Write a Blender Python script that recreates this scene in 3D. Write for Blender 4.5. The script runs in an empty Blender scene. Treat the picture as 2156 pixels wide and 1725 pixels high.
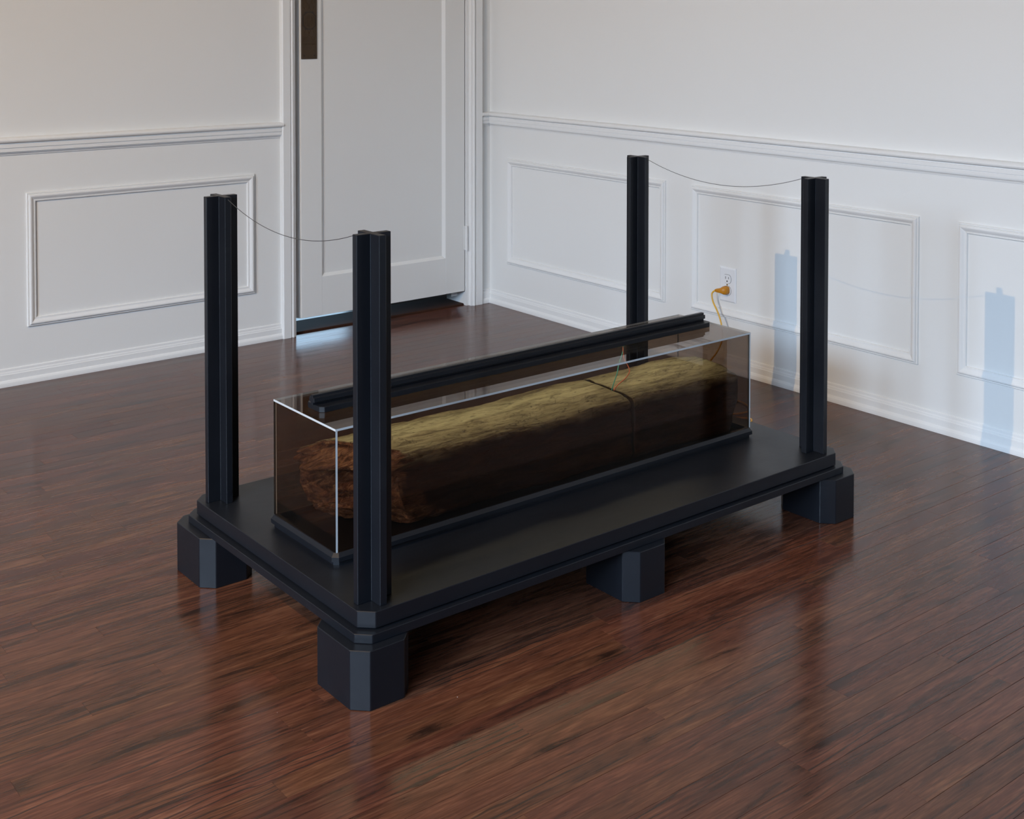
import bpy, math, random
from mathutils import Vector, Matrix, noise

random.seed(7)
sc = bpy.context.scene
COL = sc.collection

# ---------------------------------------------------------------- camera
YAW, PITCH, ROLL = math.radians(51.5653), math.radians(-1.6998), math.radians(0.0331)
CAM_H = 1.182
fw = Vector((math.cos(YAW) * math.cos(PITCH), math.sin(YAW) * math.cos(PITCH), math.sin(PITCH)))
rt = Vector((math.sin(YAW), -math.cos(YAW), 0.0))
up = rt.cross(fw)
rt2 = rt * math.cos(ROLL) + up * math.sin(ROLL)
up2 = -rt * math.sin(ROLL) + up * math.cos(ROLL)
cam_data = bpy.data.cameras.new('camera')
cam = bpy.data.objects.new('camera', cam_data)
COL.objects.link(cam)
m = Matrix.Identity(4)
for i in range(3):
    m[i][0], m[i][1], m[i][2] = rt2[i], up2[i], -fw[i]
m[2][3] = CAM_H
cam.matrix_world = m
cam_data.sensor_width = 36.0
cam_data.sensor_fit = 'HORIZONTAL'
cam_data.lens = 2659.1456 / 2156 * 36.0
cam_data.shift_y = -(862.5 - 117.6392) / 2156
cam_data.clip_start = 0.02
sc.camera = cam

# ---------------------------------------------------------------- light
sc.view_settings.view_transform = 'Standard'
sc.view_settings.look = 'None'
sc.view_settings.gamma = 1.0
sc.view_settings.use_curve_mapping = False
sc.view_settings.exposure = 0.0
sc.cycles.use_denoising = True
sc.cycles.max_bounces = 7
sc.cycles.diffuse_bounces = 3
sc.cycles.glossy_bounces = 3
sc.cycles.use_adaptive_sampling = True
sc.cycles.adaptive_threshold = 0.05
sc.cycles.caustics_reflective = False
sc.cycles.caustics_refractive = False
sc.cycles.transparent_max_bounces = 32
sc.cycles.sample_clamp_indirect = 6.0

world = bpy.data.worlds.new('sky')
sc.world = world
world.use_nodes = True
wn = world.node_tree.nodes['Background']
wn.inputs[0].default_value = (0.59, 0.77, 1.0, 1)
wn.inputs[1].default_value = 0.4

DAY = (0.59, 0.77, 1.0)
LAMP = (1.0, 0.67, 0.32)
SKY_OUT, SKY_Y, SKY_Z, SKY_SIDE, SKY_DOWN, SKY_W, SKY_H, SKY_P, SKY_SPREAD = 0.8, -0.8, 2.45, 0.28, 0.55, 4.5, 1.1, 285.0, 85.0      # sky light slants down into the room


def area_light(name, loc, direction, sx, sy, power, color):
    d = bpy.data.lights.new(name, 'AREA')
    d.shape = 'RECTANGLE'
    d.size, d.size_y = sx, sy
    d.energy = power
    d.color = color
    o = bpy.data.objects.new(name, d)
    COL.objects.link(o)
    o.location = loc
    o.rotation_euler = Vector(direction).to_track_quat('-Z', 'Y').to_euler()
    return o


# daylight: a stretch of bright sky outside the three windows of the wall behind and left of the camera
WIN = [(-2.05, -0.70), (-0.58, 0.77), (0.89, 2.24)]          # y ranges of the openings in wall_back
WZ0, WZ1 = 0.55, 2.36
WX = -2.45
sky = area_light('sky_daylight', (WX - SKY_OUT, SKY_Y, SKY_Z), (1, SKY_SIDE, -SKY_DOWN), SKY_W, SKY_H, SKY_P, DAY)
sky.data.spread = math.radians(SKY_SPREAD)
# daylight of the hallway behind the door
area_light('hallway_daylight', (3.35, 6.28, 0.60), (-0.2, -1, 0), 0.75, 0.7, 5.5, (0.50, 0.75, 1.0))
# the small warm ceiling lamp that throws the post shadows on the right wall
ld = bpy.data.lights.new('ceiling_spot_bulb', 'SPOT')
ld.energy = 187.0
ld.spot_size = math.radians(110)
ld.spot_blend = 0.7
ld.color = LAMP
ld.shadow_soft_size = 0.006
lo = bpy.data.objects.new('ceiling_spot_bulb', ld)
COL.objects.link(lo)
lo.location = (-0.80, 2.022, 2.41)
lo.rotation_euler = (Vector((2.2, 2.5, 0.25)) - Vector((-0.80, 2.022, 2.41))).to_track_quat('-Z', 'Y').to_euler()


# ---------------------------------------------------------------- node helpers
def new_mat(name):
    mt = bpy.data.materials.new(name)
    mt.use_nodes = True
    nt = mt.node_tree
    b = nt.nodes['Principled BSDF']
    return mt, nt, b


def N(nt, t, **kw):
    n = nt.nodes.new(t)
    for k, v in kw.items():
        setattr(n, k, v)
    return n


def L(nt, a, b):
    nt.links.new(a, b)


def mapping(nt, src, scale=(1, 1, 1), loc=(0, 0, 0)):
    mp = N(nt, 'ShaderNodeMapping')
    mp.inputs['Scale'].default_value = scale
    mp.inputs['Location'].default_value = loc
    L(nt, src, mp.inputs['Vector'])
    return mp.outputs[0]


def noise_tex(nt, vec, scale, detail=4, rough=0.55, dist=0.0):
    n = N(nt, 'ShaderNodeTexNoise')
    n.inputs['Scale'].default_value = scale
    n.inputs['Detail'].default_value = detail
    n.inputs['Roughness'].default_value = rough
    n.inputs['Distortion'].default_value = dist
    if vec is not None:
        L(nt, vec, n.inputs['Vector'])
    return n.outputs['Fac']


def ramp(nt, fac, stops):
    r = N(nt, 'ShaderNodeValToRGB')
    cr = r.color_ramp
    while len(cr.elements) < len(stops):
        cr.elements.new(0.5)
    for e, (p, c) in zip(cr.elements, stops):
        e.position = p
        e.color = (c[0], c[1], c[2], 1)
    L(nt, fac, r.inputs[0])
    return r.outputs[0]


def maprange(nt, fac, a, b, c=0.0, d=1.0):
    r = N(nt, 'ShaderNodeMapRange')
    r.inputs[1].default_value, r.inputs[2].default_value = a, b
    r.inputs[3].default_value, r.inputs[4].default_value = c, d
    L(nt, fac, r.inputs[0])
    return r.outputs[0]


def mixc(nt, fac, a, b, mode='MIX'):
    x = N(nt, 'ShaderNodeMix', data_type='RGBA', blend_type=mode)
    for sock, v in ((x.inputs[6], a), (x.inputs[7], b)):
        if isinstance(v, (tuple, list)):
            sock.default_value = (v[0], v[1], v[2], 1)
        else:
            L(nt, v, sock)
    if isinstance(fac, float):
        x.inputs[0].default_value = fac
    else:
        L(nt, fac, x.inputs[0])
    return x.outputs[2]


def math_n(nt, op, a, b=None):
    x = N(nt, 'ShaderNodeMath', operation=op)
    for i, v in enumerate((a, b)):
        if v is None:
            continue
        if isinstance(v, (int, float)):
            x.inputs[i].default_value = v
        else:
            L(nt, v, x.inputs[i])
    return x.outputs[0]


def bump(nt, b, height, strength, dist=0.01):
    bp = N(nt, 'ShaderNodeBump')
    bp.inputs['Strength'].default_value = strength
    bp.inputs['Distance'].default_value = dist
    L(nt, height, bp.inputs['Height'])
    L(nt, bp.outputs[0], b.inputs['Normal'])


def position(nt):
    return N(nt, 'ShaderNodeNewGeometry').outputs['Position']


# ---------------------------------------------------------------- materials
def paint(name, col, rough, bumps=0.06, var=0.03):
    mt, nt, b = new_mat(name)
    pos = position(nt)
    n1 = noise_tex(nt, pos, 1.3, 3)
    c = mixc(nt, n1, tuple(x * (1 - var) for x in col), tuple(min(1, x * (1 + var)) for x in col))
    L(nt, c, b.inputs['Base Color'])
    b.inputs['Roughness'].default_value = rough
    n2 = noise_tex(nt, pos, 160, 1, 0.6)
    n3 = noise_tex(nt, pos, 14, 2, 0.5)
    h = math_n(nt, 'ADD', math_n(nt, 'MULTIPLY', n2, 0.25), n3)
    bump(nt, b, h, bumps, 0.006)
    return mt


M_WALL = paint('wall paint', (0.80, 0.80, 0.785), 0.55)
M_TRIM = paint('trim paint', (0.81, 0.81, 0.80), 0.40, 0.012)
M_DOOR = paint('door paint', (0.77, 0.765, 0.745), 0.42, 0.05)
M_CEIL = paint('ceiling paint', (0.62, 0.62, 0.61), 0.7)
M_NEAR = paint('bounce cutting wall grey', (0.42, 0.42, 0.42), 0.6)  # unseen near wall, grey chosen to weaken bounced light


def black_paint():
    mt, nt, b = new_mat('satin black paint')
    pos = position(nt)
    s1 = noise_tex(nt, mapping(nt, pos, (3, 22, 22)), 1.0, 5, 0.6)
    s2 = noise_tex(nt, pos, 6.0, 4, 0.6)
    c = mixc(nt, s2, (0.0050, 0.0058, 0.0082), (0.0088, 0.0100, 0.0132))
    c = mixc(nt, maprange(nt, s1, 0.62, 0.80), c, (0.012, 0.013, 0.016))
    L(nt, c, b.inputs['Base Color'])
    L(nt, maprange(nt, s2, 0.3, 0.7, 0.34, 0.44), b.inputs['Roughness'])
    b.inputs['Specular IOR Level'].default_value = 0.34
    h = noise_tex(nt, mapping(nt, pos, (8, 60, 60)), 1.0, 3, 0.5)
    bump(nt, b, h, 0.05, 0.003)
    return mt


M_BLACK = black_paint()


def floor_mat():
    mt, nt, b = new_mat('varnished dark floorboard')
    pos = position(nt)
    info = N(nt, 'ShaderNodeObjectInfo')
    rnd = info.outputs['Random']
    att = N(nt, 'ShaderNodeAttribute', attribute_name='tone')
    tone = att.outputs['Fac']
    off = N(nt, 'ShaderNodeCombineXYZ')
    L(nt, math_n(nt, 'MULTIPLY', tone, 37.0), off.inputs[0])
    L(nt, math_n(nt, 'MULTIPLY', tone, 91.0), off.inputs[2])
    add = N(nt, 'ShaderNodeVectorMath', operation='ADD')
    L(nt, pos, add.inputs[0])
    L(nt, off.outputs[0], add.inputs[1])
    p = add.outputs[0]
    fine = noise_tex(nt, mapping(nt, p, (15, 210, 20)), 1.0, 3, 0.66, 0.4)
    mid = noise_tex(nt, mapping(nt, p, (4.2, 34, 10)), 1.0, 4, 0.60, 0.8)
    # cathedral figure: rings of a distorted wave that runs along the board
    big = noise_tex(nt, mapping(nt, p, (1.6, 9, 5)), 1.0, 2, 0.5)
    wave = N(nt, 'ShaderNodeTexWave', wave_type='BANDS', bands_direction='Y')
    wave.inputs['Scale'].default_value = 9.0
    wave.inputs['Distortion'].default_value = 7.0
    wave.inputs['Detail'].default_value = 3.0
    wave.inputs['Detail Scale'].default_value = 1.2
    L(nt, mapping(nt, p, (0.55, 2.6, 1)), wave.inputs['Vector'])
    c = ramp(nt, mid, [(0.30, (0.034, 0.0155, 0.0105)), (0.42, (0.096, 0.0360, 0.0205)), (0.56, (0.132, 0.0475, 0.0255)), (0.74, (0.190, 0.0790, 0.0400))])
    c = mixc(nt, maprange(nt, fine, 0.40, 0.66), mixc(nt, 1.0, c, (0.62, 0.58, 0.58), 'MULTIPLY'), c)
    c = mixc(nt, maprange(nt, fine, 0.60, 0.80, 0.0, 0.28), c, (0.19, 0.088, 0.046))
    dark = math_n(nt, 'MULTIPLY', maprange(nt, wave.outputs['Fac'], 0.80, 0.97), maprange(nt, big, 0.50, 0.66))
    c = mixc(nt, math_n(nt, 'MULTIPLY', dark, 0.8), c, (0.026, 0.0150, 0.0110))
    val = maprange(nt, tone, 0.0, 1.0, 0.88, 1.10)
    cc = N(nt, 'ShaderNodeCombineXYZ')
    for i in range(3):
        L(nt, val, cc.inputs[i])
    c = mixc(nt, 1.0, c, cc.outputs[0], 'MULTIPLY')
    hsv = N(nt, 'ShaderNodeHueSaturation')
    L(nt, maprange(nt, math_n(nt, 'FRACT', math_n(nt, 'MULTIPLY', tone, 7.31)), 0, 1, 0.496, 0.507), hsv.inputs['Hue'])
    L(nt, c, hsv.inputs['Color'])
    # dust specks
    vor = N(nt, 'ShaderNodeTexVoronoi')
    vor.inputs['Scale'].default_value = 9.0
    L(nt, pos, vor.inputs['Vector'])
    speck = math_n(nt, 'LESS_THAN', vor.outputs['Distance'], 0.0095)
    c = mixc(nt, speck, hsv.outputs[0], (0.55, 0.48, 0.42))
    L(nt, c, b.inputs['Base Color'])
    L(nt, maprange(nt, mid, 0.3, 0.7, 0.15, 0.25), b.inputs['Roughness'])
    b.inputs['Specular IOR Level'].default_value = 0.36
    bump(nt, b, math_n(nt, 'ADD', math_n(nt, 'MULTIPLY', fine, 0.25), noise_tex(nt, pos, 9, 1)), 0.035, 0.006)
    return mt


M_FLOOR = floor_mat()


def plain(name, col, rough=0.5, metal=0.0, var=0.10, scale=20, spec=0.5, bumps=0.0):
    mt, nt, b = new_mat(name)
    pos = position(nt)
    n1 = noise_tex(nt, pos, scale, 4)
    c = mixc(nt, n1, tuple(x * (1 - var) for x in col), tuple(min(1, x * (1 + var)) for x in col))
    L(nt, c, b.inputs['Base Color'])
    b.inputs['Roughness'].default_value = rough
    b.inputs['Metallic'].default_value = metal
    b.inputs['Specular IOR Level'].default_value = spec
    if bumps:
        bump(nt, b, n1, bumps, 0.004)
    return mt


M_SUB = plain('dark gap', (0.006, 0.004, 0.003), 0.9)
M_SADDLE = plain('dark threshold wood', (0.040, 0.016, 0.009), 0.62, 0, 0.5, 9, 0.15)
M_PLASTIC = plain('white outlet plastic', (0.80, 0.82, 0.85), 0.30, 0, 0.01)
M_SLOT = plain('outlet slot black', (0.01, 0.01, 0.01), 0.6)
M_SCREW = plain('brass screw', (0.45, 0.33, 0.15), 0.35, 1.0)
M_YELLOW = plain('yellow cord vinyl', (0.72, 0.40, 0.035), 0.42, 0, 0.15, 60)
M_PLUG = plain('amber plug rubber', (0.55, 0.22, 0.010), 0.45, 0, 0.15, 60)
M_RED = plain('red wire insulation', (0.90, 0.24, 0.14), 0.4, 0, 0.05)
M_TEAL = plain('teal wire insulation', (0.04, 0.46, 0.42), 0.4, 0, 0.05)
M_WIRE = plain('dark steel wire', (0.10, 0.10, 0.10), 0.45, 0.6, 0.1)
M_BRONZE = plain('dark bronze', (0.060, 0.036, 0.018), 0.55, 0.35, 0.35, 45, 0.5, 0.15)
M_BRONZE2 = plain('worn bronze relief', (0.085, 0.052, 0.026), 0.50, 0.35, 0.35, 60)
M_HOLE = plain('screw hole dark', (0.010, 0.007, 0.006), 0.7)
M_HINGE = plain('painted hinge', (0.78, 0.78, 0.77), 0.35, 0, 0.03)


def glass_mat():
    mt = bpy.data.materials.new('bronze tinted acrylic')
    mt.use_nodes = True
    nt = mt.node_tree
    nt.nodes.clear()
    out = N(nt, 'ShaderNodeOutputMaterial')
    tr = N(nt, 'ShaderNodeBsdfTransparent')
    pos = position(nt)
    n1 = noise_tex(nt, pos, 2.0, 2)
    L(nt, mixc(nt, n1, (0.640, 0.572, 0.510), (0.650, 0.582, 0.522)), tr.inputs[0])
    gl = N(nt, 'ShaderNodeBsdfGlossy')
    gl.inputs['Roughness'].default_value = 0.0
    gl.inputs['Color'].default_value = (1, 1, 1, 1)
    # Schlick reflectance from the angle to the face, the same from both sides of the sheet
    ge = N(nt, 'ShaderNodeNewGeometry')
    dt = N(nt, 'ShaderNodeVectorMath', operation='DOT_PRODUCT')
    L(nt, ge.outputs['Normal'], dt.inputs[0])
    L(nt, ge.outputs['Incoming'], dt.inputs[1])
    k5 = math_n(nt, 'POWER', math_n(nt, 'SUBTRACT', 1.0, math_n(nt, 'ABSOLUTE', dt.outputs['Value'])), 5.0)
    fres = math_n(nt, 'ADD', 0.034, math_n(nt, 'MULTIPLY', k5, 0.80))
    mx = N(nt, 'ShaderNodeMixShader')
    L(nt, fres, mx.inputs[0])
    L(nt, tr.outputs[0], mx.inputs[1])
    L(nt, gl.outputs[0], mx.inputs[2])
    L(nt, mx.outputs[0], out.inputs[0])
    return mt


M_GLASS = glass_mat()
M_EDGE_DARK = plain('darkened acrylic edge', (0.020, 0.016, 0.012), 0.4)  # internal reflection of the far pane edges, painted as a dark colour
M_EDGE = plain('polished acrylic edge', (0.52, 0.545, 0.56), 0.22, 0.0, 0.04, 30, 0.8)  # pale base colour stands in for reflections along the pane edges


def led_mat():
    mt = bpy.data.materials.new('led strip light')
    mt.use_nodes = True
    nt = mt.node_tree
    nt.nodes.clear()
    out = N(nt, 'ShaderNodeOutputMaterial')
    em = N(nt, 'ShaderNodeEmission')
    em.inputs['Color'].default_value = (0.95, 1.0, 0.80, 1)
    em.inputs['Strength'].default_value = 24.0
    L(nt, em.outputs[0], out.inputs[0])
    return mt


M_LED = led_mat()


def log_mat():
    mt, nt, b = new_mat('weathered rotting timber')
    pos = position(nt)
    za = N(nt, 'ShaderNodeAttribute', attribute_name='zone')
    sep = N(nt, 'ShaderNodeSeparateColor')
    L(nt, za.outputs['Color'], sep.inputs[0])
    top, rot, cut = sep.outputs[0], sep.outputs[1], sep.outputs[2]
    g1 = noise_tex(nt, mapping(nt, pos, (10, 60, 60)), 1.0, 6, 0.65, 0.6)
    g2 = noise_tex(nt, mapping(nt, pos, (22, 90, 90)), 1.0, 6, 0.7, 0.8)
    blot = noise_tex(nt, mapping(nt, pos, (7, 14, 14)), 1.0, 4, 0.6, 0.5)
    topc = ramp(nt, g1, [(0.30, (0.10, 0.080, 0.048)), (0.45, (0.29, 0.26, 0.160)), (0.60, (0.40, 0.37, 0.235)), (0.8, (0.52, 0.49, 0.33))])
    topc = mixc(nt, maprange(nt, blot, 0.58, 0.72, 0.0, 0.55), topc, (0.19, 0.165, 0.105))
    sidec = ramp(nt, g1, [(0.3, (0.018, 0.009, 0.0055)), (0.52, (0.060, 0.028, 0.016)), (0.75, (0.115, 0.060, 0.034))])
    rotc = ramp(nt, g2, [(0.32, (0.030, 0.015, 0.010)), (0.46, (0.125, 0.055, 0.032)), (0.58, (0.28, 0.140, 0.075)), (0.74, (0.66, 0.47, 0.26))])
    crev = maprange(nt, g2, 0.30, 0.40)
    v = N(nt, 'ShaderNodeTexVoronoi', feature='DISTANCE_TO_EDGE')
    v.inputs['Scale'].default_value = 1.0
    dv = N(nt, 'ShaderNodeVectorMath', operation='ADD')
    nz = N(nt, 'ShaderNodeTexNoise')
    nz.inputs['Scale'].default_value = 30.0
    L(nt, pos, nz.inputs['Vector'])
    sc_ = N(nt, 'ShaderNodeVectorMath', operation='SCALE')
    sc_.inputs['Scale'].default_value = 0.05
    L(nt, nz.outputs['Color'], sc_.inputs[0])
    L(nt, pos, dv.inputs[0])
    L(nt, sc_.outputs[0], dv.inputs[1])
    L(nt, mapping(nt, dv.outputs[0], (14, 42, 42)), v.inputs['Vector'])
    crack = math_n(nt, 'MULTIPLY', maprange(nt, v.outputs['Distance'], 0.0, 0.030, 1.0, 0.0), maprange(nt, blot, 0.52, 0.62))
    pit = maprange(nt, noise_tex(nt, mapping(nt, pos, (55, 120, 120)), 1.0, 4, 0.6, 0.4), 0.30, 0.42, 1.0, 0.0)
    topc = mixc(nt, math_n(nt, 'MULTIPLY', pit, 0.75), topc, (0.060, 0.046, 0.026))
    topc = mixc(nt, math_n(nt, 'MULTIPLY', crack, 0.6), topc, (0.030, 0.021, 0.012))
    c = mixc(nt, top, sidec, topc)
    c = mixc(nt, rot, c, rotc)
    c = mixc(nt, cut, c, (0.040, 0.026, 0.014))
    L(nt, c, b.inputs['Base Color'])
    b.inputs['Roughness'].default_value = 0.85
    b.inputs['Specular IOR Level'].default_value = 0.25
    h = math_n(nt, 'SUBTRACT', math_n(nt, 'ADD', g1, math_n(nt, 'MULTIPLY', g2, 0.8)), math_n(nt, 'ADD', math_n(nt, 'MULTIPLY', crack, 0.5), math_n(nt, 'MULTIPLY', pit, 0.45)))
    bump(nt, b, h, 0.7, 0.007)
    return mt


M_LOG = log_mat()


# ---------------------------------------------------------------- mesh helpers
def link(o, parent=None):
    COL.objects.link(o)
    if parent:
        o.parent = parent
    return o


def mesh_obj(name, verts, faces, mat, parent=None, smooth=False, bevel=0.0, seg=1):
    me = bpy.data.meshes.new(name)
    me.from_pydata([tuple(v) for v in verts], [], faces)
    me.update()
    for mm in (mat if isinstance(mat, (list, tuple)) else [mat]):
        me.materials.append(mm)
    if smooth:
        for p in me.polygons:
            p.use_smooth = True
    o = link(bpy.data.objects.new(name, me), parent)
    if bevel:
        bv = o.modifiers.new('bevel', 'BEVEL')
        bv.width = bevel
        bv.segments = seg
        bv.limit_method = 'ANGLE'
        bv.angle_limit = math.radians(30)
    return o


def empty(name, loc=(0, 0, 0), rz=0.0, parent=None):
    o = bpy.data.objects.new(name, None)
    o.location = loc
    o.rotation_euler = (0, 0, rz)
    return link(o, parent)


def tag(o, label=None, cat=None, group=None, kind=None):
    if label:
        o['label'] = label
    if cat:
        o['category'] = cat
    if group:
        o['group'] = group
    if kind:
        o['kind'] = kind
    return o


def box_data(x0, x1, y0, y1, z0, z1):
    v = [(x0, y0, z0), (x1, y0, z0), (x1, y1, z0), (x0, y1, z0), (x0, y0, z1), (x1, y0, z1), (x1, y1, z1), (x0, y1, z1)]
    f = [(0, 3, 2, 1), (4, 5, 6, 7), (0, 1, 5, 4), (1, 2, 6, 5), (2, 3, 7, 6), (3, 0, 4, 7)]
    return v, f


def box(name, x0, x1, y0, y1, z0, z1, mat, parent=None, bevel=0.0):
    v, f = box_data(x0, x1, y0, y1, z0, z1)
    return mesh_obj(name, v, f, mat, parent, bevel=bevel)


def prism(name, pts, z0, z1, mat, parent=None, bevel=0.0):
    n = len(pts)
    v = [(x, y, z0) for x, y in pts] + [(x, y, z1) for x, y in pts]
    f = [tuple(range(n - 1, -1, -1)), tuple(range(n, 2 * n))]
    f += [(i, (i + 1) % n, n + (i + 1) % n, n + i) for i in range(n)]
    return mesh_obj(name, v, f, mat, parent, bevel=bevel)


def octagon(x0, x1, y0, y1, c):
    return [(x0 + c, y0), (x1 - c, y0), (x1, y0 + c), (x1, y1 - c), (x1 - c, y1), (x0 + c, y1), (x0, y1 - c), (x0, y0 + c)]


def plus_pts(r, h, cx=0.0, cy=0.0):
    p = [(-h, -r), (h, -r), (h, -h), (r, -h), (r, h), (h, h), (h, r), (-h, r), (-h, h), (-r, h), (-r, -h), (-h, -h)]
    return [(cx + a, cy + b) for a, b in p]


def sweep(name, profile, path, normals, mat, parent=None, closed_profile=True, cap=True):
    """profile: list of (out, side); path: points; normals: per point (out_vec, side_vec)."""
    n = len(profile)
    v, f = [], []
    for P, (o_, s_) in zip(path, normals):
        for a, b in profile:
            v.append(Vector(P) + Vector(o_) * a + Vector(s_) * b)
    for i in range(len(path) - 1):
        for j in range(n if closed_profile else n - 1):
            k = (j + 1) % n
            f.append((i * n + j, i * n + k, (i + 1) * n + k, (i + 1) * n + j))
    if cap:
        f.append(tuple(range(n - 1, -1, -1)))
        f.append(tuple((len(path) - 1) * n + j for j in range(n)))
    o = mesh_obj(name, v, f, mat, parent)
    fix_normals(o)
    return o


def fix_normals(o):
    import bmesh
    bm = bmesh.new()
    bm.from_mesh(o.data)
    bmesh.ops.recalc_face_normals(bm, faces=bm.faces)
    bm.to_mesh(o.data)
    bm.free()


def tube(name, pts, radius, mat, parent=None, nseg=10, sub=6):
    """smooth tube through pts (Catmull-Rom)"""
    P = [Vector(p) for p in pts]
    Q = []
    for i in range(len(P) - 1):
        p0, p1, p2, p3 = P[max(i - 1, 0)], P[i], P[i + 1], P[min(i + 2, len(P) - 1)]
        for k in range(sub):
            t = k / sub
            Q.append(0.5 * ((2 * p1) + (p2 - p0) * t + (2 * p0 - 5 * p1 + 4 * p2 - p3) * t * t + (3 * p1 - p0 - 3 * p2 + p3) * t ** 3))
    Q.append(P[-1])
    v, f = [], []
    a = None
    for i, q in enumerate(Q):
        t = (Q[min(i + 1, len(Q) - 1)] - Q[max(i - 1, 0)]).normalized()
        if a is None:
            a = t.cross(Vector((0.13, 0.31, 0.94)))
        a = (a - t * a.dot(t)).normalized()      # carried along without twist
        b = t.cross(a)
        rr = radius[0] + (radius[1] - radius[0]) * i / (len(Q) - 1) if isinstance(radius, tuple) else radius
        for k in range(nseg):
            an = 2 * math.pi * k / nseg
            v.append(q + (a * math.cos(an) + b * math.sin(an)) * rr)
    for i in range(len(Q) - 1):
        for k in range(nseg):
            k2 = (k + 1) % nseg
            f.append((i * nseg + k, i * nseg + k2, (i + 1) * nseg + k2, (i + 1) * nseg + k))
    f.append(tuple(range(nseg - 1, -1, -1)))
    f.append(tuple((len(Q) - 1) * nseg + k for k in range(nseg)))
    o = mesh_obj(name, v, f, mat, parent, smooth=True)
    fix_normals(o)
    return o


# ---------------------------------------------------------------- the room
XW, YW = 3.1861, 4.1615          # faces of the right and the left wall
X0, Y0, ZC = WX, -2.30, 2.62     # back wall, near wall, ceiling
T = 0.14
DX0, DX1, DZ = 2.268, 3.064, 2.06  # door opening in the left wall

# floor: dark base with planks as parts
floor = box('floor', X0 - 0.1, 4.9, Y0 - 0.1, 6.4, -0.06, -0.012, M_SUB)
tag(floor, 'reddish dark brown varnished strip wood floor of the room', kind='structure')

PITCH_B, YB0 = 0.0508, 1.1773
KNOWN = {6: [2.514, 1.507], 5: [2.359, 1.825], 2: [2.060, 1.600], 3: [1.806], 1: [1.578], 0: [2.069], -1: [1.847], -2: [1.656],
         22: [0.675], 18: [0.753], 19: [0.903], 23: [0.870], 9: [1.432], 8: [1.300], 10: [1.626], 14: [1.084], 31: [0.897], 29: [0.898]}
FX0, FX1 = X0 - 0.02, XW - 0.004
FY0, FY1 = Y0, YW + 0.015


def project(x, y, z):
    d = Vector((x, y, z - CAM_H))
    dz = d.dot(fw)
    if dz < 0.05:
        return None
    k = 2659.1456 / dz
    return (1078 + k * d.dot(rt2), 117.6392 - k * d.dot(up2))


planks = []
k0 = math.floor((FY0 - YB0) / PITCH_B)
k1 = math.ceil((FY1 - YB0) / PITCH_B)
for k in range(k0, k1):
    ya, yb = YB0 + k * PITCH_B, YB0 + (k + 1) * PITCH_B
    ya, yb = max(ya, FY0), min(yb, FY1)
    if yb - ya < 0.004:
        continue
    rr = random.Random(1000 + k)
    cuts = sorted(KNOWN.get(k, []))
    if not cuts:
        cuts = [rr.uniform(0.4, 2.2)]
    x = cuts[-1]
    while True:
        x += rr.uniform(0.55, 1.25)
        if x > FX1 - 0.12:
            break
        cuts.append(x)
    x = cuts[0]
    while True:
        x -= rr.uniform(0.55, 1.25)
        if x < FX0 + 0.12:
            break
        cuts.insert(0, x)
    e = [FX0] + cuts + [FX1]
    for a, b in zip(e, e[1:]):
        n_in = 0
        for t in (0.02, 0.15, 0.3, 0.45, 0.6, 0.75, 0.9, 0.98):
            q = project(a + (b - a) * t, (ya + yb) / 2, 0)
            if q and -10 < q[0] < 2166 and -10 < q[1] < 1735:
                n_in += 1
        d2 = ((a + b) / 2) ** 2 + ((ya + yb) / 2) ** 2
        open_seam = rr.random() if k < 13 else 0.25 * rr.random()      # boards near the right wall have shrunk apart
        planks.append((n_in * (b - a) / max(d2, 0.3), a, b, ya, yb, open_seam, rr.random()))
planks.sort(key=lambda t: -t[0])


def plank_data(a, b, ya, yb, r):
    g = 0.00008 + 0.00055 * r ** 3
    ge = 0.00010
    zt = -0.0002 + 0.0002 * r
    c = 0.0002 + 0.0003 * r
    x0, x1, y0, y1 = a + ge, b - ge, ya + g, yb - g
    v = [(x0, y0, -0.012), (x1, y0, -0.012), (x1, y1, -0.012), (x0, y1, -0.012),
         (x0, y0, zt - c), (x1, y0, zt - c), (x1, y1, zt - c), (x0, y1, zt - c),
         (x0 + c * .5, y0 + c, zt), (x1 - c * .5, y0 + c, zt), (x1 - c * .5, y1 - c, zt), (x0 + c * .5, y1 - c, zt)]
    f = [(0, 1, 5, 4), (1, 2, 6, 5), (2, 3, 7, 6), (3, 0, 4, 7), (4, 5, 9, 8), (5, 6, 10, 9), (6, 7, 11, 10), (7, 4, 8, 11), (8, 9, 10, 11)]
    return v, f


def set_tone(me, vals):
    at = me.attributes.new('tone', 'FLOAT', 'FACE')
    at.data.foreach_set('value', vals)


for i, (s, a, b, ya, yb, r, tn) in enumerate(planks[:298]):
    if s <= 0:
        rest_from = i
        break
    v, f = plank_data(a, b, ya, yb, r)
    o = mesh_obj('floor_plank', v, f, M_FLOOR, floor)
    set_tone(o.data, [tn] * len(f))
    rest_from = i + 1
V, F, TN = [], [], []
for s, a, b, ya, yb, r, tn in planks[rest_from:]:
    v, f = plank_data(a, b, ya, yb, r)
    n = len(V)
    V += v
    F += [tuple(n + q for q in ff) for ff in f]
    TN += [tn] * len(f)
o = mesh_obj('floor_planks_beyond', V, F, M_FLOOR, floor)
set_tone(o.data, TN)
o['kind'] = 'stuff'

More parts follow.
